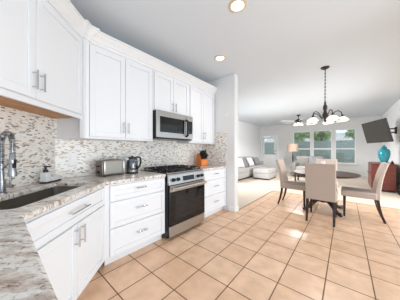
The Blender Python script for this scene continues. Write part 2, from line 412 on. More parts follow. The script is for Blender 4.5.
# worktops
KS0, KS1, KT0, KT1 = 1.02, 1.785, .925, 1.255     # sink cut-out in (s,t)
def rrect(s0, s1, t0, t1, r, n=6):
    pts = []
    for cx, cy, a0 in ((s1-r, t1-r, 0), (s0+r, t1-r, 90), (s0+r, t0+r, 180), (s1-r, t0+r, 270)):
        for k in range(n+1):
            a = R(a0+90*k/n); pts.append((cx+r*math.cos(a), cy+r*math.sin(a)))
    return pts
def holed_slab(outer, hole, z0, z1):
    b = MB(); bm = b.bm
    loops = []
    for pts in (outer, hole):
        vs = [bm.verts.new((p[0], p[1], z1)) for p in pts]
        loops += [bm.edges.new((vs[i], vs[(i+1) % len(vs)])) for i in range(len(vs))]
    bmesh.ops.triangle_fill(bm, use_beauty=True, use_dissolve=False, edges=loops)
    r = bmesh.ops.extrude_face_region(bm, geom=bm.faces[:])
    bmesh.ops.translate(bm, verts=[v for v in r['geom'] if isinstance(v, bmesh.types.BMVert)], vec=(0, 0, z0-z1))
    return b
CX = -1.842
outer = [(-.36, .09), (-1.21, .09), (CX, -1.12-CX), (CX, 1.487), (WX+.009, 1.487), (WX+.009, .443), (-1.485, -.545), (-.36, -.545)]
hole = [sink_xy(*p) for p in rrect(KS0, KS1, KT0, KT1, .045)]
wt = obj('worktop', holed_slab(outer, hole, .864, .90), M['granite'], bevel=.008, seg=3)
tag(wt, 'speckled cream granite worktop wrapping the sink corner left of the range', 'countertop')
tag(obj('worktop', MB().box(WX+.009, CX, 2.262, PY-.009, .864, .90), M['granite'], bevel=.008, seg=3), 'short speckled granite worktop right of the range, under the knife block', 'countertop')

# sink
t = thing('kitchen_sink', 'stainless steel undermount sink let into the granite corner worktop', 'sink', (0, 0, 0), A_SINK)
b = MB(); bm = b.bm
prev = None
for k, (off, z, r_) in enumerate([(-.02, .862, .055), (.0, .862, .045), (.004, .70, .03), (.02, .675, .03)]):
    vs = [bm.verts.new((p[0], p[1], z)) for p in rrect(KS0+off, KS1-off, KT0+off, KT1-off, r_)]
    if prev: [bm.faces.new([prev[i], prev[(i+1) % len(vs)], vs[(i+1) % len(vs)], vs[i]]) for i in range(len(vs))]
    prev = vs
bm.faces.new(prev)
obj('basin', b, M['dsteel'], t, smooth=True)
obj('drain', MB().lathe([(0, .004), (.02, .004), (.045, .006), (.05, .001), (.05, 0)], ((KS0+KS1)/2, 1.10, .6755), 20), M['chrome'], t, smooth=True)

# ---------------------------------------------------------------- upper cabinets
UX = -2.15; UC = -1.535        # face planes: X = UX on the wall run, x+y = UC on the diagonal
UB = 1.345; UT = 2.42; DB = 1.545
CY = UC - UX                    # y of the corner between both runs
def upper(label, y0, y1, z0, z1, door_z0, hz, mids, poly=None):
    t = thing('wall_cabinet', label, 'cabinet', (UX, y0, 0), A_RUN)
    w = y1-y0; b = MB()
    if poly: b.prism(poly, z0, z1)
    else: b.box(0, w, 0, UX-WX-.009, z0, z1)
    obj('body', b, M['cab'], t, bevel=.002, seg=1)
    m_ = mids
    front(t, 'door', .04 if poly else .012, m_, door_z0, 2.375, m_-.032, hz, True)
    front(t, 'door', m_, w-.012, door_z0, 2.375, m_+.032, hz, True)
    return t
D_ = UX-WX-.009
upper('tall white wall cabinet above the toaster and kettle, next to the corner', CY+.012, 1.487, UB, UT, UB+.022, UB+.15, 1.07-CY-.012, [(0, 0), (1.487-CY-.012, 0), (1.487-CY-.012, D_), (.448-CY-.012, D_)])
upper('short white wall cabinet directly above the microwave', 1.49, 2.247, 1.803, UT, 1.815, 1.90, .378)
upper('tall white wall cabinet between the microwave and the partition wall', 2.25, PY-.01, UB, UT, UB+.022, UB+.15, .385)
# diagonal wall cabinet over the sink
UTd = -UC*SQ
sc = SQ*(-UX + CY)     # s of the corner
t = thing('wall_cabinet', 'white wall cabinet with two doors hung on the diagonal above the sink', 'cabinet', (0, 0, 0), A_SINK)
S_L = sc-.06-.86
obj('body', MB().prism([(S_L, UTd), (sc-.012, UTd), (2.06, TW-.009), (S_L, TW-.009)], DB+.03, UT), M['cab'], t)
obj('light_rail', MB().box(S_L, sc-.014, UTd-.004, UTd+.016, DB, DB+.03), M['cab'], t)
obj('bottom_panel', MB().prism([(S_L+.002, UTd+.018), (sc-.02, UTd+.018), (2.05, TW-.01), (S_L+.002, TW-.01)], DB+.022, DB+.0295), M['ply'], t, label='bare plywood underside')
sm = SQ*(1.771+.207)-.055; pl_ = .045
def diag_front(x0, x1, hx):
    d = shaker(x0, x1, DB+.04, 2.375)
    o = obj('door', d, M['cab'], t, loc=(0, UTd, 0), bevel=.0025, seg=1)
    obj('handle', pull(hx, DB+.17, True), M['chrome'], o, smooth=True)
diag_front(sm-.43, sm, sm-.032); diag_front(sm, sc-pl_-.004, sm+.032)
# crown moulding running over all of them
def sweep(path, prof):
    b = MB(); bm = b.bm; rings = []
    P = [Vector(p) for p in path]
    for i, p in enumerate(P):
        ds = []
        if i > 0: ds.append((P[i]-P[i-1]).normalized())
        if i < len(P)-1: ds.append((P[i+1]-P[i]).normalized())
        ns = [Vector((d.y, -d.x)) for d in ds]      # outward normal (to the room)
        n = sum(ns, Vector((0, 0)))
        n = n.normalized() / max(.3, n.normalized().dot(ns[0]))
        rings.append([bm.verts.new((p.x+n.x*o, p.y+n.y*o, z)) for o, z in prof])
    for a, c in zip(rings, rings[1:]):
        m = len(prof)
        for k in range(m): bm.faces.new([a[k], a[(k+1) % m], c[(k+1) % m], c[k]])
    bm.faces.new(rings[0]); bm.faces.new(rings[-1][::-1])
    return b
e0 = sink_xy(S_L, UTd)
pj, pl = .032, .045
a0 = sink_xy(sc-pl, UTd); a1 = sink_xy(sc-pl, UTd-pj)
kx = UX+pj; ky = UC+pj/SQ-kx
a3 = (kx, CY+pl); a4 = (UX, CY+pl)
obj('corner_post', MB().prism([(kx, ky), a3, (UX-.01, CY+pl), (UX-.01, CY), sink_xy(sc-pl, UTd+.01), a1], UB, UT), M['cab'], None)['kind'] = 'structure'
bpy.data.objects['corner_post'].name = 'trim_6'
struct('trim_5', sweep([e0, a0, a1, (kx, ky), a3, a4, (UX, PY-.001)], [(-.02, 2.395), (.012, 2.395), (.014, 2.425), (.024, 2.432), (.03, 2.455), (.062, 2.492), (.066, 2.505), (.078, 2.51), (.078, 2.53), (-.02, 2.53)]), M['trim'])

# ---------------------------------------------------------------- microwave
t = thing('microwave', 'stainless over-the-range microwave with black glass door under the short cabinet', 'microwave', (-2.065, 1.494, 0), A_RUN)
mw = .750; z0, z1 = 1.385, 1.798
obj('body', MB().box(0, mw, .02, .395, z0, z1), M['black'], t)
f = MB(); wz0, wz1, wx0, wx1 = z0+.10, z1-.085, .05, .545
f.box(0, wx0, -.012, .019, z0+.02, z1).box(wx1, .60, -.012, .019, z0+.02, z1)
f.box(wx0, wx1, -.012, .019, z0+.02, wz0).box(wx0, wx1, -.012, .019, wz1, z1)
dr_ = obj('door', f, M['steel'], t, bevel=.003)
obj('window', MB().box(wx0, wx1, -.006, .018, wz0, wz1), M['bglass'], dr_)
hd = MB(); hd.tube([(.585, -.012, z0+.06), (.585, -.05, z0+.08), (.585, -.055, z0+.2), (.585, -.05, z1-.1), (.585, -.012, z1-.08)], .019, 10)
obj('handle', hd, M['rubber'], dr_, smooth=True)
obj('control_panel', MB().box(.602, mw, -.012, .019, z0+.02, z1), M['steel'], t, bevel=.003, label='steel control strip')
obj('display', MB().box(.628, .732, -.014, -.011, z0+.11, z1-.09), M['bglass'], t)
obj('vent_grille', MB().box(.02, mw-.02, -.004, .03, z0, z0+.019), M['rubber'], t)

# ---------------------------------------------------------------- range
t = thing('gas_range', 'stainless slide-in gas range with black glass oven door between the drawer cabinets', 'stove', (-1.836, 1.497, 0), A_RUN)
rw = .755
obj('body', MB().box(0, rw, -.022, .60, .04, .735).box(0, rw, 0, .60, .735, .895), M['black'], t)
for x in (.05, rw-.05):
    for y in (.06, .54): obj('foot', MB().cyl((x, y, 0), (x, y, .042), .018), M['rubber'], t)
obj('drawer', MB().box(.008, rw-.008, -.045, -.0225, .045, .185), M['steel'], t, bevel=.004)
dd = obj('oven_door', MB().box(.008, rw-.008, -.048, -.0225, .19, .735), M['bglass'], t, bevel=.004)
obj('door_rail', MB().box(.008, rw-.008, -.052, -.0485, .655, .735), M['steel'], dd, label='steel rail across the top of the door')
obj('oven_window', MB().box(.10, rw-.10, -.0495, -.0481, .27, .60), mat('oven_window', (30, 31, 34), .05, var=.05), dd)
hb = MB(); hb.cyl((.03, -.10, .70), (rw-.03, -.10, .70), .015); [hb.box(x-.012, x+.012, -.10, -.052, .688, .712) for x in (.06, rw-.06)]
obj('handle', hb, M['steel'], dd, smooth=True)
cp = obj('control_panel', MB().slab([(-.045, .745), (-.02, .87), (.02, .905), (.08, .905), (.08, .745)], .0, rw), M['steel'], t, bevel=.003)
sl = Matrix.Translation((0, -.034, .807)) @ Matrix.Rotation(R(-11.3), 4, 'X')
obj('display', MB().box(.265, .50, -.004, .004, -.032, .036, sl), M['bglass'], cp)
for x in (.075, .165, .59, .68):
    k = MB().lathe([(0, 0), (.026, 0), (.026, .006), (.02, .01), (.018, .034), (0, .036)], n=18, M_=sl @ Matrix.Translation((x, 0, .002)) @ Matrix.Rotation(PI/2, 4, 'X'))
    k.box(x-.005, x+.005, -.042, -.03, -.018, .022, sl)
    obj('knob', k, M['rubber'] if x < 1 else M['steel'], cp, smooth=True)
obj('cooktop', MB().box(-.004, rw+.004, .02, .60, .896, .908), M['black'], t, bevel=.003)
for i in range(3):
    x0 = .02+i*.24; x1 = x0+.235; g = MB(); zt0, zt1 = .932, .946
    for x in (x0, x1-.012): g.box(x, x+.012, .05, .58, zt0, zt1)
    for y in (.05, .31, .568): g.box(x0, x1, y, y+.012, zt0, zt1)
    for yy in (.18, .44):
        g.box(x0, x0+.085, yy-.006, yy+.006, zt0, zt1+.004).box(x1-.085, x1, yy-.006, yy+.006, zt0, zt1+.004)
        xm = (x0+x1)/2; g.box(xm-.006, xm+.006, yy-.125, yy-.035, zt0, zt1+.004).box(xm-.006, xm+.006, yy+.035, yy+.125, zt0, zt1+.004)
    for x in (x0, x1-.014):
        for y in (.05, .566): g.box(x, x+.014, y, y+.014, .907, zt0)
    obj('grate', g, M['iron'], t)
for x, y, r_ in ((.137, .18, .045), (.137, .44, .038), (.377, .31, .055), (.617, .18, .045), (.617, .44, .038)):
    obj('burner', MB().lathe([(r_*1.2, 0), (r_*1.2, .008), (r_, .01), (r_, .018), (0, .02)], (x, y, .907), 20), M['iron'], t, smooth=True)

# ---------------------------------------------------------------- worktop items
# faucet
t = thing('spring_faucet', 'chrome spring-neck pull-down kitchen faucet behind the sink', 'faucet', sink_xy(1.385, 1.335) + (.90,), A_SINK)
obj('base', MB().lathe([(0, 0), (.03, 0), (.03, .012), (.022, .02), (.022, .10), (0, .10)], n=20), M['satin'], t, smooth=True)
AX = Vector((-.42, -.907))     # direction of the spout in local xy
def sp(u, z): return (AX.x*u, AX.y*u, z)
obj('riser', MB().cyl((0, 0, .09), (0, 0, .22), .014), M['satin'], t, smooth=True)
arc = [sp(0, .20), sp(0, .30)] + [sp(.07-.07*math.cos(a), .37+.072*math.sin(a)*1.0) for a in [R(x) for x in range(0, 181, 12)]] + [sp(.14, .29)]
L_ = MB(); L_.tube(arc, .0065, 10)
# coils round the hose
P = [Vector(p) for p in arc]; coil = []
seglen = [0]
for a, b_ in zip(P, P[1:]): seglen.append(seglen[-1]+(b_-a).length)
N = 620; turns = 38
for k in range(N+1):
    d_ = seglen[-1]*k/N; i = max(j for j in range(len(P)-1) if seglen[j] <= d_+1e-9)
    u = (d_-seglen[i])/(seglen[i+1]-seglen[i]); p = P[i].lerp(P[i+1], min(1, u)); tg = (P[i+1]-P[i]).normalized()
    sd = Vector((-AX.y, AX.x, 0)); n2 = tg.cross(sd); an = 2*PI*turns*k/N
    coil.append(p + .0145*(sd*math.cos(an)+n2*math.sin(an)))
L_.tube(coil, .003, 5)
obj('spring_neck', L_, M['satin'], t, smooth=True)
hd = MB(); hd.lathe([(0, .0), (.024, 0), (.026, .02), (.018, .05), (.017, .15), (.012, .16), (0, .16)], sp(.14, .135), 18)
hh = obj('spray_head', hd, M['satin'], t, smooth=True)
obj('trigger', MB().box(-.006, .006, -.008, .008, -.03, .03, Matrix.Translation(Vector(sp(.162, .225)))), M['rubber'], hh)
br_ = MB(); br_.tube([sp(0, .17), sp(.05, .205), sp(.12, .235)], .006, 8)
br_.lathe([(.02, -.012), (.025, -.012), (.025, .012), (.02, .012), (.02, -.012)], sp(.14, .24), 16)
obj('holder_arm', br_, M['satin'], t, smooth=True)
lv = MB(); lv.cyl((0, 0, .055), (.0, -.075, .055), .012); lv.cyl((0, -.055, .055), (0, -.06, .125), .006)
obj('lever', lv, M['satin'], t, smooth=True)

# soap caddy with pump
t = thing('soap_caddy', 'white soap caddy with black pump dispenser and sponge tray behind the sink', 'soap dispenser', sink_xy(1.865, 1.345) + (.90,), A_SINK)
obj('base', MB().box(-.10, .10, -.035, .035, 0, .012), M['rubber'], t, bevel=.004, label='black tray base')
obj('bottle', MB().box(-.097, -.035, -.033, .033, .012, .105), M['soapw'], t, bevel=.01, seg=3)
pm = MB().lathe([(0, .105), (.02, .105), (.02, .128), (.009, .13), (.009, .15), (.014, .152), (.014, .166), (0, .168)], (-.066, 0, 0), 16)
pm.box(-.073, -.059, -.045, .0, .154, .166)
obj('pump', pm, M['rubber'], t, smooth=True)
obj('sponge_tray', MB().box(-.032, .097, -.033, .033, .012, .052), M['soapw'], t, bevel=.006)

# toaster
t = thing('toaster', 'brushed steel two-slot toaster on the worktop left of the kettle', 'toaster', (-2.285, .955, .90), R(96))
L, Wt, H = .30, .16, .195
obj('body', MB().box(-L/2+.02, L/2-.02, -Wt/2, Wt/2, .012, H), mat('toaster_steel', (172, 166, 160), .3, 1.0, var=.1, scale=5, stretch=(1, 1, 40)), t, bevel=.02, seg=4)
for s_ in (-1, 1):
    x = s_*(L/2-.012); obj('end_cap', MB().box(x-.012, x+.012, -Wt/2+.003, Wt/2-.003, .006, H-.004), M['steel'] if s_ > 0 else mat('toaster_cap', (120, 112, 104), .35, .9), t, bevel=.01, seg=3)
for y in (-.035, .035): obj('slot', MB().box(-.115, .115, y-.013, y+.013, H-.002, H+.002), M['rubber'], t)
obj('lever', MB().box(-L/2-.022, -L/2, -.018, .018, .12, .132), M['rubber'], t, bevel=.003)
obj('dial', MB().cyl((-L/2, 0, .055), (-L/2-.014, 0, .055), .016), M['rubber'], t)
for x in (-.1, .1):
    for y in (-.05, .05): obj('foot', MB().cyl((x, y, 0), (x, y, .013), .012), M['rubber'], t)

# kettle
t = thing('electric_kettle', 'glass and steel electric kettle with black handle beside the range', 'kettle', (-2.27, 1.235, .90), R(90))
obj('power_base', MB().lathe([(0, 0), (.078, 0), (.08, .012), (.07, .022), (0, .022)]), M['rubber'], t, smooth=True)
obj('steel_band', MB().lathe([(0, .022), (.074, .022), (.076, .05), (.0735, .052), (0, .052)]), M['steel'], t, smooth=True)
obj('jug', MB().lathe([(.0735, .05), (.077, .09), (.071, .16), (.063, .20), (.061, .20), (.069, .16), (.075, .09), (.071, .052)], n=32), M['kglass'], t, smooth=True)
obj('lid', MB().lathe([(.064, .20), (.063, .215), (.04, .225), (.015, .228), (.012, .24), (0, .242)]), M['rubber'], t, smooth=True)
sp_ = MB(); sp_.prism([(-.062, -.02), (-.095, 0), (-.062, .02)], .185, .212); obj('spout', sp_, M['steel'], t)
obj('handle', MB().tube([(.058, 0, .215), (.10, 0, .222), (.128, 0, .20), (.13, 0, .15), (.118, 0, .10), (.085, 0, .062), (.07, 0, .05)], [.014, .013, .014, .014, .013, .011, .01]), M['rubber'], t, smooth=True)
cord = obj('cord', MB().tube([(-.07, .02, .008), (-.10, .05, .006), (-.13, .09, .006), (-.12, .14, .007), (-.13, .17, .05), (-.14, .185, .13)], .004, 6), M['rubber'], t, smooth=True)

# knife block
t = thing('knife_block', 'orange-brown wooden knife block full of black-handled knives right of the range', 'knife block', (-2.27, 2.74, .90), R(75))
t.scale = (1.1, 1.1, 1.1)
obj('block', MB().slab([(-.10, 0), (.085, 0), (.06, .215), (-.02, .235), (-.10, .09)], -.07, .07), M['owood'], t, bevel=.006)
sd = Vector((0, -.055, .095)).normalized()
for i in range(4):
    for j in range(3):
        p = Vector((-.05+i*.033, -.085+.026*j+.012, .125+.038*j)); q = p + sd*(.09+.012*((i+j) % 2)); m_ = p.lerp(q, .5)
        obj('knife', MB().tube([p-sd*.03, p, m_, q], [.011, .013, .014, .012], 8), M['rubber'], t, smooth=True)

# outlets
def outlet(label, loc, rz):
    t = thing('outlet', label, 'outlet', loc, rz, None)
    obj('plate', MB().box(-.036, .036, -.006, -.0005, -.058, .058), M['trim'], t, bevel=.002)
    for z in (-.022, .022): obj('socket', MB().box(-.015, .015, -.008, -.0055, z-.014, z+.014), M['unlit'], t, bevel=.002)
outlet('white wall outlet on the mosaic just left of the toaster', (WX+.008, .60, 1.13), A_RUN)
outlet('white wall outlet on the mosaic behind the knife block', (WX+.008, 2.56, 1.13), A_RUN)
tag(obj('wall_sensor', MB().lathe([(0, 0), (.03, 0), (.028, .012), (0, .014)], n=18, M_=Matrix.Translation((-1.86, PY-.0005, 1.93)) @ Matrix.Rotation(PI/2, 4, 'X')), M['trim'], smooth=True), 'tiny round white sensor on the partition wall right of the cabinets', 'sensor')

# ---------------------------------------------------------------- ceiling fittings
def downlight(x, y, label):
    t = thing('recessed_light', label, 'ceiling light', (x, y, CEIL), 0, 'recessed kitchen lights')
    obj('trim_ring', MB().lathe([(.062, -.001), (.066, -.012), (.09, -.008), (.095, -.0005), (.062, -.0005)], n=28), M['canring'], t, smooth=True)
    obj('lamp', MB().lathe([(0, -.004), (.061, -.002), (.061, -.0005), (0, -.0005)], n=28), M['bulb'], t)
    d = bpy.data.lights.new('downlight_glow', 'SPOT'); d.energy = 9; d.spot_size = R(130); d.spot_blend = .8; d.shadow_soft_size = .06; d.color = (1, .93, .84)
    l = bpy.data.objects.new('downlight_glow', d); COL.objects.link(l); l.parent = t; l.location = (0, 0, -.03)
downlight(-.86, 1.625, 'recessed ceiling light nearest the top edge, over the open floor')
downlight(-1.57, 2.37, 'recessed ceiling light near the partition wall, above the right drawers')

# chandelier
CHX, CHY = -.29, 3.87
t = thing('chandelier', 'bronze five-arm chandelier with white glass bowl shades over the dining table', 'chandelier', (CHX, CHY, 0))
obj('canopy', MB().lathe([(0, CEIL-.035), (.03, CEIL-.035), (.06, CEIL-.02), (.07, CEIL-.001), (0, CEIL-.001)]), M['bronze'], t, smooth=True)
ch = MB(); zc = CEIL-.03; k = 0
while zc > 2.09:
    an = (k % 2)*PI/2; pts = [(.009*math.cos(a)*math.cos(an), .009*math.cos(a)*math.sin(an), zc-.017+.02*math.sin(a)) for a in [2*PI*j/10 for j in range(11)]]
    ch.tube(pts, .0032, 5); zc -= .031; k += 1
ch.cyl((.004, .004, CEIL-.03), (-.004, .004, 2.06), .0035, n=6)
obj('chain', ch, M['bronze'], t, smooth=True)
obj('column', MB().lathe([(0, 2.10), (.012, 2.095), (.018, 2.07), (.014, 2.05), (.03, 2.02), (.036, 1.98), (.022, 1.93), (.03, 1.89), (.045, 1.86), (.04, 1.82), (.02, 1.79), (.012, 1.76), (.02, 1.745), (.012, 1.725), (0, 1.715)], n=18), M['bronze'], t, smooth=True)
for i in range(5):
    an = R(11+72*i); ux, uy = math.cos(an), math.sin(an); rr = .245
    pts = [(0.02, 1.81), (.06, 1.80), (.10, 1.85), (.14, 1.90), (.185, 1.915), (.225, 1.89), (rr, 1.83)]
    ar = obj('arm', MB().tube([(ux*u, uy*u, z) for u, z in pts], .0075, 8), M['bronze'], t, smooth=True)
    obj('cap', MB().lathe([(0, .032), (.014, .03), (.018, .012), (.034, 0), (.034, -.006), (0, -.006)], (ux*rr, uy*rr, 1.81), 16), M['bronze'], ar, smooth=True)
    obj('shade', MB().lathe([(.02, 0), (.045, -.012), (.08, -.045), (.095, -.085), (.091, -.085), (.076, -.045), (.043, -.016), (.02, -.005)], (ux*rr, uy*rr, 1.806), 24), M['shade'], ar, smooth=True, label='white glass bowl shade')
    cl_d = bpy.data.lights.new('chandelier_glow', 'SPOT'); cl_d.spot_size = R(172); cl_d.spot_blend = .3; cl_d.energy = 4; cl_d.shadow_soft_size = .07; cl_d.color = (1, .98, .95)
    cl_o = bpy.data.objects.new('chandelier_glow', cl_d); COL.objects.link(cl_o); cl_o.parent = t; cl_o.location = (ux*rr, uy*rr, 1.69)
    obj('shade_rim', MB().lathe([(.09, -.084), (.097, -.082), (.097, -.09), (.09, -.09), (.09, -.084)], (ux*rr, uy*rr, 1.806), 24), M['bronze'], ar, smooth=True)
# ceiling fan
t = thing('ceiling_fan', 'dark bronze ceiling fan with pale blades and lit lamps in the living room', 'ceiling fan', (-1.55, 8.35, 0))
obj('canopy', MB().lathe([(0, CEIL-.07), (.03, CEIL-.07), (.07, CEIL-.03), (.075, CEIL-.001), (0, CEIL-.001)]), M['bronze'], t, smooth=True)
obj('downrod', MB().cyl((0, 0, CEIL-.06), (0, 0, 2.52), .014), M['bronze'], t)
obj('motor', MB().lathe([(0, 2.54), (.05, 2.535), (.12, 2.50), (.13, 2.46), (.11, 2.43), (.05, 2.415), (.05, 2.37), (.07, 2.36), (.06, 2.33), (0, 2.32)]), M['bronze'], t, smooth=True)
for i in range(5):
    Mx = Matrix.Rotation(R(8+72*i), 4, 'Z') @ Matrix.Translation((0, 0, 2.45)) @ Matrix.Rotation(R(12), 4, 'X')
    b = MB(); b.prism([(.2, -.045), (.6, -.07), (.74, -.06), (.77, 0), (.74, .06), (.6, .07), (.2, .045)], -.004, .004)
    for v in b.bm.verts: v.co = Mx @ v.co
    bl = obj('blade', b, M['fanw'], t)
    obj('blade_iron', MB().box(.11, .26, -.018, .018, .004, .010, Mx), M['bronze'], bl)
for i in range(3):
    an = R(40+120*i); c = (math.cos(an)*.13, math.sin(an)*.13)
    lm = obj('lamp_arm', MB().cyl((c[0]*.3, c[1]*.3, 2.36), (c[0]*.9, c[1]*.9, 2.345), .012), M['bronze'], t)
    pl_d = bpy.data.lights.new('fan_glow', 'SPOT'); pl_d.spot_size = R(165); pl_d.spot_blend = .4; pl_d.energy = 44; pl_d.shadow_soft_size = .07; pl_d.color = (1, .97, .93)
    pl_o = bpy.data.objects.new('fan_glow', pl_d); COL.objects.link(pl_o); pl_o.parent = t; pl_o.location = (c[0]*1.3, c[1]*1.3, 2.16)
    obj('lamp_shade', MB().lathe([(.02, .05), (.04, .03), (.06, -.02), (.068, -.06), (.06, -.062), (0, -.05)], (c[0], c[1], 2.33), 18), emit('lit_fan_lamp', (255, 250, 240), 1.3), lm, smooth=True)

# ---------------------------------------------------------------- dining set
def loft(b, secs):
    """secs: list of rings of 4 points each"""
    bm = b.bm; rings = [[bm.verts.new(p) for p in r_] for r_ in secs]
    for a, c in zip(rings, rings[1:]):
        for k in range(len(a)): bm.faces.new([a[k], a[(k+1) % len(a)], c[(k+1) % len(a)], c[k]])
    bm.faces.new(rings[0][::-1]); bm.faces.new(rings[-1])
    return b
def chair(label):
    t = thing('dining_chair', label, 'chair', group='parsons dining chairs round the table')
    w = .212
    obj('seat', MB().box(-w-.012, w+.012, -.215, .26, .375, .485), M['fabric'], t, bevel=.022, seg=4)
    # back: leans away, curving at the top; y negative = rearward
    secs = []
    for z, y in ((.37, -.215), (.50, -.222), (.62, -.236), (.74, -.256), (.86, -.284), (.95, -.312), (1.0, -.332)):
        th = .075 - .02*(z-.37)/.63
        secs.append([(-w, y-th/2, z), (w, y-th/2, z), (w, y+th/2, z), (-w, y+th/2, z)])
    obj('backrest', loft(MB(), secs), M['fabric'], t, bevel=.014, seg=3)
    for s_ in (-1, 1):
        x = s_*(w-.025); c = .019
        q = lambda y, z, c: [(x-c, y-c, z), (x+c, y-c, z), (x+c, y+c, z), (x-c, y+c, z)]
        obj('leg', loft(MB(), [q(.215, 0, .015), q(.212, .38, .021)]), M['dwood'], t)
        obj('leg', loft(MB(), [q(-.305, 0, .015), q(-.262, .13, .018), q(-.232, .27, .020), q(-.215, .40, .021)]), M['dwood'], t)
    return t
TX, TY = -.36, 4.33
ch0 = chair('beige dining chair seen square from behind, nearest of the set')
ch0.location = (-.333, 3.78, 0)
dup(ch0, (.19, 4.36, 0), R(90), 'beige dining chair seen in profile, backed towards the reddish sideboard')
dup(ch0, (-.875, 4.34, 0), R(-90), 'beige dining chair seen in profile, backed towards the grey sofa')
dup(ch0, (-.37, 4.94, 0), R(180), 'beige dining chair across the table, mostly hidden and facing the kitchen')
t = thing('dining_table', 'round dark wood pedestal dining table ringed by beige chairs', 'table', (TX, TY, 0))
obj('tabletop', MB().lathe([(0, .715), (.50, .715), (.545, .725), (.57, .738), (.575, .75), (.565, .76), (0, .76)], n=56), mat('polished_table', (70, 46, 36), .36, var=.15, scale=5, spec=.2), t, smooth=True)
obj('pedestal', MB().lathe([(0, .715), (.16, .712), (.16, .69), (.07, .66), (.05, .60), (.075, .50), (.085, .40), (.06, .30), (.08, .24), (.09, .19), (.06, .16), (0, .15)], n=24), M['dwood'], t, smooth=True)
for i in range(4):
    an = R(45+90*i); ux, uy = math.cos(an), math.sin(an)
    pts = [(.03, .20), (.12, .215), (.20, .17), (.28, .09), (.35, .045), (.41, .04), (.44, .06)]
    obj('foot', MB().tube([(ux*u, uy*u, z) for u, z in pts], [.04, .042, .038, .034, .032, .038, .022], 10), M['dwood'], t, smooth=True)
t = thing('table_jar', 'small white jar with a blue band in the middle of the dining table', 'jar', (-.36, 4.36, .76))
obj('jar_body', MB().lathe([(0, 0), (.04, 0), (.06, .05), (.065, .11), (.05, .17), (.035, .2), (.04, .225), (.033, .225), (.03, .2), (0, .19)]), M['soapw'], t, smooth=True)
obj('band', MB().lathe([(.0655, .095), (.067, .10), (.067, .13), (.0628, .135), (.0655, .095)]), M['bluew'], t, smooth=True)

# ---------------------------------------------------------------- living room
# sideboard with jar
t = thing('sideboard', 'reddish cherry wood sideboard against the right wall under the television', 'sideboard', (0, 0, 0))
sx0, sx1, sy0, sy1 = .60, 1.08, 7.3, 8.35
obj('body', MB().box(sx0, sx1, sy0, sy1, .06, .785), M['rwood'], t, bevel=.004)
obj('top', MB().box(sx0-.02, sx1+.02, sy0-.02, sy1+.02, .786, .815), M['rwood'], t, bevel=.006)
obj('plinth', MB().box(sx0+.02, sx1, sy0+.02, sy1-.02, 0, .06), M['dwood'], t)
for i in range(3):
    y0 = sy0+.02+i*.338; dd = obj('door', MB().box(sx0-.018, sx0-.001, y0, y0+.33, .08, .77), M['rwood'], t, bevel=.003)
    obj('knob', MB().ball((sx0-.03, y0+.29, .5), .014, 2), M['bronze'], dd)
t = thing('ginger_jar', 'turquoise glazed lidded jar standing on the cherry sideboard', 'jar', (.865, 7.45, .815))
t.scale = (.84, .84, .93)
obj('jar_body', MB().lathe([(0, 0), (.075, 0), (.08, .02), (.09, .06), (.135, .18), (.16, .30), (.155, .40), (.12, .465), (.065, .485), (.06, .50), (.07, .505), (.0, .505)], n=32), M['teal'], t, smooth=True)
obj('lid', MB().lathe([(.072, .506), (.075, .52), (.05, .545), (.022, .555), (.02, .565), (.028, .578), (.015, .592), (0, .594)], n=24), M['teal'], t, smooth=True)
tag(obj('table_ornament', MB().box(0.99, 1.05, 7.36, 7.43, .8155, .87).lathe([(.025, .87), (.012, .88), (.018, .90), (0, .915)], (1.02, 7.395, 0), 12), M['rubber'], bevel=.004), 'small black ornament beside the turquoise jar on the sideboard', 'ornament')
tag(obj('speaker_box', MB().box(1.10, 1.185, 7.0, 7.25, 0.0, .24).lathe([(.07, 0), (.07, .006), (.05, .006), (.02, .0), (0, .004)], n=20, M_=Matrix.Translation((1.10, 7.12, .12)) @ Matrix.Rotation(-PI/2, 4, 'Y')), M['rubber'], bevel=.006), 'small black box on the floor in front of the sideboard end', 'box')
# television on its arm
phi, tau = .363, .23
t = thing('television', 'flat black television tilted down on a swivel arm from the right wall', 'television', (.654, 7.30, 1.755), 0)
Mt = Matrix(((math.sin(phi), math.cos(phi), 0, 0), (-math.cos(phi), math.sin(phi), 0, 0), (0, 0, 1, 0), (0, 0, 0, 1)))  # x: towards camera end, y: away from viewer
Mt = Mt @ Matrix.Rotation(tau, 4, 'X')
w_, h_ = 1.139, .655
obj('case', MB().box(-w_/2, w_/2, 0, .05, -h_/2, h_/2, Mt), M['rubber'], t, bevel=.006)
obj('screen', MB().box(-w_/2+.012, w_/2-.012, -.003, .001, -h_/2+.018, h_/2-.012, Mt), M['screen'], t)
am = MB()
am.box(-.2, .2, .05, .075, -.16, .16, Mt)
obj('bracket', am, M['rubber'], t)
pb = Mt @ Vector((0, .07, .0))
for dz in (.07, -.07):
    q = (XR-.03-.654, 8.05-7.30, .075+dz*.8)
    am = MB(); p0 = Vector((pb.x, pb.y, dz)); m_ = (p0+Vector(q))/2 + Vector((.0, -.06, 0))
    am.tube([p0, m_, q], .02, 8); obj('arm', am, M['rubber'], t)
obj('wall_plate', MB().box(XR-.035-.654, XR-.001-.654, .69, .81, -.03, .18), M['rubber'], t, bevel=.004)

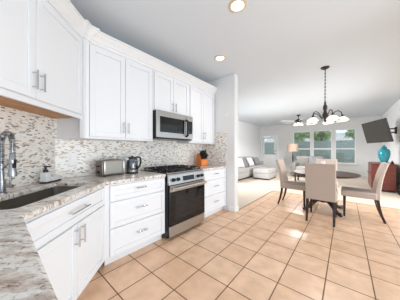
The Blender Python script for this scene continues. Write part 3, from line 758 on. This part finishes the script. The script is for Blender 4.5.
# sofa along the left wall
t = thing('sofa', 'light grey sofa with loose cushions along the far left wall', 'sofa', (0, 0, 0))
fx0, fx1, fy0, fy1 = XL+.04, -3.22, 5.7, 9.2
obj('base', MB().box(fx0, fx1, fy0, fy1, .06, .28), M['sofa'], t, bevel=.02, seg=3)
obj('plinth', MB().box(fx0+.04, fx1-.04, fy0+.04, fy1-.04, 0, .062), M['dwood'], t)
obj('back', MB().box(fx0, fx0+.25, fy0, fy1, .28, .82), M['sofa'], t, bevel=.05, seg=4)
for y0 in (fy0, fy1-.22): obj('arm', MB().box(fx0+.02, fx1, y0, y0+.22, .20, .64), M['sofa'], t, bevel=.05, seg=4)
n = 3; L = (fy1-fy0-.46)/n
for i in range(n):
    y0 = fy0+.23+i*L
    obj('seat_cushion', MB().box(fx0+.25, fx1+.015, y0+.004, y0+L-.004, .28, .46), M['sofa'], t, bevel=.04, seg=4)
    obj('back_cushion', MB().box(fx0+.20, fx0+.42, y0+.01, y0+L-.01, .46, .88), M['sofa'], t, bevel=.07, seg=4)
def pillow(name, label, m, loc, rot, s=.46, th=.15, group=None):
    b = MB(); bm = b.bm; n = 10
    grid = {}
    for sgn in (1, -1):
        for i in range(n+1):
            for j in range(n+1):
                u, v = 2*i/n-1, 2*j/n-1
                e = (1-u**4)*(1-v**4); k = 1-.06*(1-abs(u*v))
                if sgn == -1 and (i in (0, n) or j in (0, n)): grid[(sgn, i, j)] = grid[(1, i, j)]; continue
                grid[(sgn, i, j)] = bm.verts.new((u*s/2*k, v*s/2*k, sgn*th/2*e**.6))
        for i in range(n):
            for j in range(n): bm.faces.new([grid[(sgn, i, j)], grid[(sgn, i+1, j)], grid[(sgn, i+1, j+1)], grid[(sgn, i, j+1)]])
    return tag(obj(name, b, m, loc=loc, rot=rot, smooth=True), label, 'pillow', group)
pillow('throw_pillow', 'white throw pillow on the sofa, left of the dark grey one', M['wpillow'], (-3.48, 6.75, .67), (R(62), R(0), R(65)), .44, group='throw pillows on the sofa')
pillow('throw_pillow', 'dark grey throw pillow leaning on the light grey sofa', M['gpillow'], (-3.50, 7.12, .68), (R(62), 0, R(70)), .46, group='throw pillows on the sofa')
pillow('throw_pillow', 'pale throw pillow on the sofa, right of the dark grey one', M['wpillow'], (-3.50, 7.9, .67), (R(62), 0, R(85)), .44, group='throw pillows on the sofa')
pillow('throw_pillow', 'mid grey throw pillow propped at the far arm of the sofa', M['gpillow'], (-3.50, 8.66, .67), (R(62), 0, R(80)), .42, group='throw pillows on the sofa')
t = thing('ottoman', 'large light grey upholstered ottoman standing before the sofa', 'ottoman', (0, 0, 0))
ox0, ox1, oy0, oy1 = -3.02, -2.36, 7.08, 8.05
obj('base', MB().box(ox0, ox1, oy0, oy1, .05, .25), M['sofa'], t, bevel=.02, seg=3)
obj('cushion', MB().box(ox0-.01, ox1+.01, oy0-.01, oy1+.01, .25, .43), M['sofa'], t, bevel=.04, seg=4)
obj('plinth', MB().box(ox0+.02, ox1-.02, oy0+.02, oy1-.02, 0, .052), M['dwood'], t)

# armchair by the window
t = thing('armchair', 'grey upholstered armchair beneath the windows behind the dining table', 'armchair', (-1.30, 9.25, 0))
obj('base', MB().box(-.62, .62, -.42, .42, .08, .30), M['chairgrey'], t, bevel=.02, seg=3)
obj('seat_cushion', MB().box(-.45, .45, -.46, .25, .30, .47), M['sofa'], t, bevel=.045, seg=4)
obj('backrest', MB().box(-.57, .57, .20, .44, .30, .93), M['chairgrey'], t, bevel=.08, seg=4)
for s_ in (-1, 1): obj('arm', MB().box(s_*.56-.10, s_*.56+.10, -.42, .38, .25, .64), M['chairgrey'], t, bevel=.05, seg=4)
for x in (-.55, .55):
    for y in (-.35, .35): obj('leg', MB().cyl((x, y, 0), (x, y, .085), .02, .025), M['dwood'], t)
pillow('throw_pillow', 'grey throw pillow on the armchair by the window', M['gpillow'], (-1.10, 9.20, .69), (R(70), 0, R(-8)), .44)
# coffee table
t = thing('coffee_table', 'low dark coffee table with glossy top in front of the grey armchair', 'table', (-1.02, 7.65, 0))
obj('tabletop', MB().box(-.55, .55, -.34, .34, .385, .425), mat('glossy_table', (86, 66, 54), .1, var=.1, coat=.5), t, bevel=.008)
obj('apron', MB().box(-.50, .50, -.30, .30, .30, .385), M['dwood'], t)
for x in (-.46, .46):
    for y in (-.26, .26): obj('leg', MB().cyl((x, y, 0), (x, y, .30), .025, .03), M['dwood'], t)
# floor lamp
t = thing('floor_lamp', 'floor lamp with dusty pink drum shade left of the windows', 'lamp', (-2.11, 10.0, 0))
obj('base', MB().lathe([(0, 0), (.15, 0), (.15, .02), (.04, .035), (0, .04)]), M['bronze'], t, smooth=True)
obj('pole', MB().lathe([(0, .03), (.03, .03), (.035, .2), (.025, .5), (.04, .85), (.022, 1.1), (.015, 1.18), (0, 1.18)], n=16), M['bronze'], t, smooth=True)
obj('lamp_shade', MB().lathe([(.26, 1.14), (.235, 1.53), (.231, 1.53), (.256, 1.14), (.26, 1.14)], n=32), M['pink'], t, smooth=True)
obj('bulb', MB().ball((0, 0, 1.30), .045, 2), M['unlit'], t)
obj('shade_ring', MB().box(-.25, .25, -.004, .004, 1.175, 1.183), M['bronze'], t)

# ---------------------------------------------------------------- outdoors seen through the windows
t = thing('garden_fence', 'weathered grey board fence across the garden outside the windows', 'fence', (0, 15, 0))
fb = MB(); x = -9.0
while x < 5.5: fb.box(x, x+.143, -.012-.004*(int(round(x/.142)) % 2), .012-.004*(int(round(x/.142)) % 2), -.12, 1.86+random.uniform(-.012, .012)); x += .142
obj('boards', fb, M['fence'], t)
for z in (.2, 1.5): obj('rail', MB().box(-9, 5.5, .013, .06, z, z+.09), M['fence'], t)
for i in range(7): obj('post', MB().box(-9+2.4*i, -8.9+2.4*i, .062, .16, -.12, 1.8), M['fence'], t)
def tree(label, x, y, h, r_, seed):
    random.seed(seed)
    t = thing('garden_tree', label, 'tree', (x, y, -.12), 0, 'trees beyond the garden fence')
    tk = MB(); tk.tube([(0, 0, 0), (.05, 0, h*.3), (-.03, .05, h*.6), (0, 0, h*.85)], [.16, .13, .10, .04], 8)
    for i in range(5):
        an = random.uniform(0, 2*PI); tk.tube([(0, 0, h*(.35+.06*i)), (math.cos(an)*r_*.4, math.sin(an)*r_*.4, h*(.5+.06*i)), (math.cos(an)*r_*.75, math.sin(an)*r_*.75, h*(.58+.07*i))], [.07, .045, .02], 6)
    obj('trunk', tk, M['bark'], t, smooth=True)
    b = MB()
    for c in range(46):
        an = random.uniform(0, 2*PI); q = r_*math.sqrt(random.random()); zc = h*random.uniform(.50, .98); f_ = 1-.5*abs(zc/h-.76)/.24
        cx, cy = q*f_*math.cos(an), q*f_*math.sin(an)
        for k in range(95):
            d_ = Vector((random.gauss(0, 1), random.gauss(0, 1), random.gauss(0, .7)))*r_*.13
            p = Vector((cx, cy, zc))+d_; a = Vector((random.gauss(0, 1), random.gauss(0, 1), random.gauss(0, 1))).normalized()
            e = a.orthogonal().normalized(); l = random.uniform(.08, .14)
            vs = [b.bm.verts.new(p+v) for v in (a*l, e*l*.5, -a*l, -e*l*.5)]; b.bm.faces.new(vs)
    obj('crown', b, M['leaf'], t)
tree('leafy green tree beyond the fence in the left window', -3.4, 18.5, 4.3, 1.5, 3)
tree('leafy green tree beyond the fence in the middle window', -2.2, 24.5, 5.0, 1.5, 5)
tree('leafy green tree beyond the fence at the edge of the right window', 0.9, 18.6, 4.8, 1.3, 9)
t = thing('neighbour_house', 'pale neighbouring house with low roof behind the fence', 'house', (-2.0, 29, 0))
obj('wall', MB().box(-8, 7, 0, 6, -.2, 2.4), M['stucco'], t)
obj('roof', MB().slab([(-.4, 2.4), (6.4, 2.4), (3, 3.7)], -8.4, 7.4), M['roof'], t)
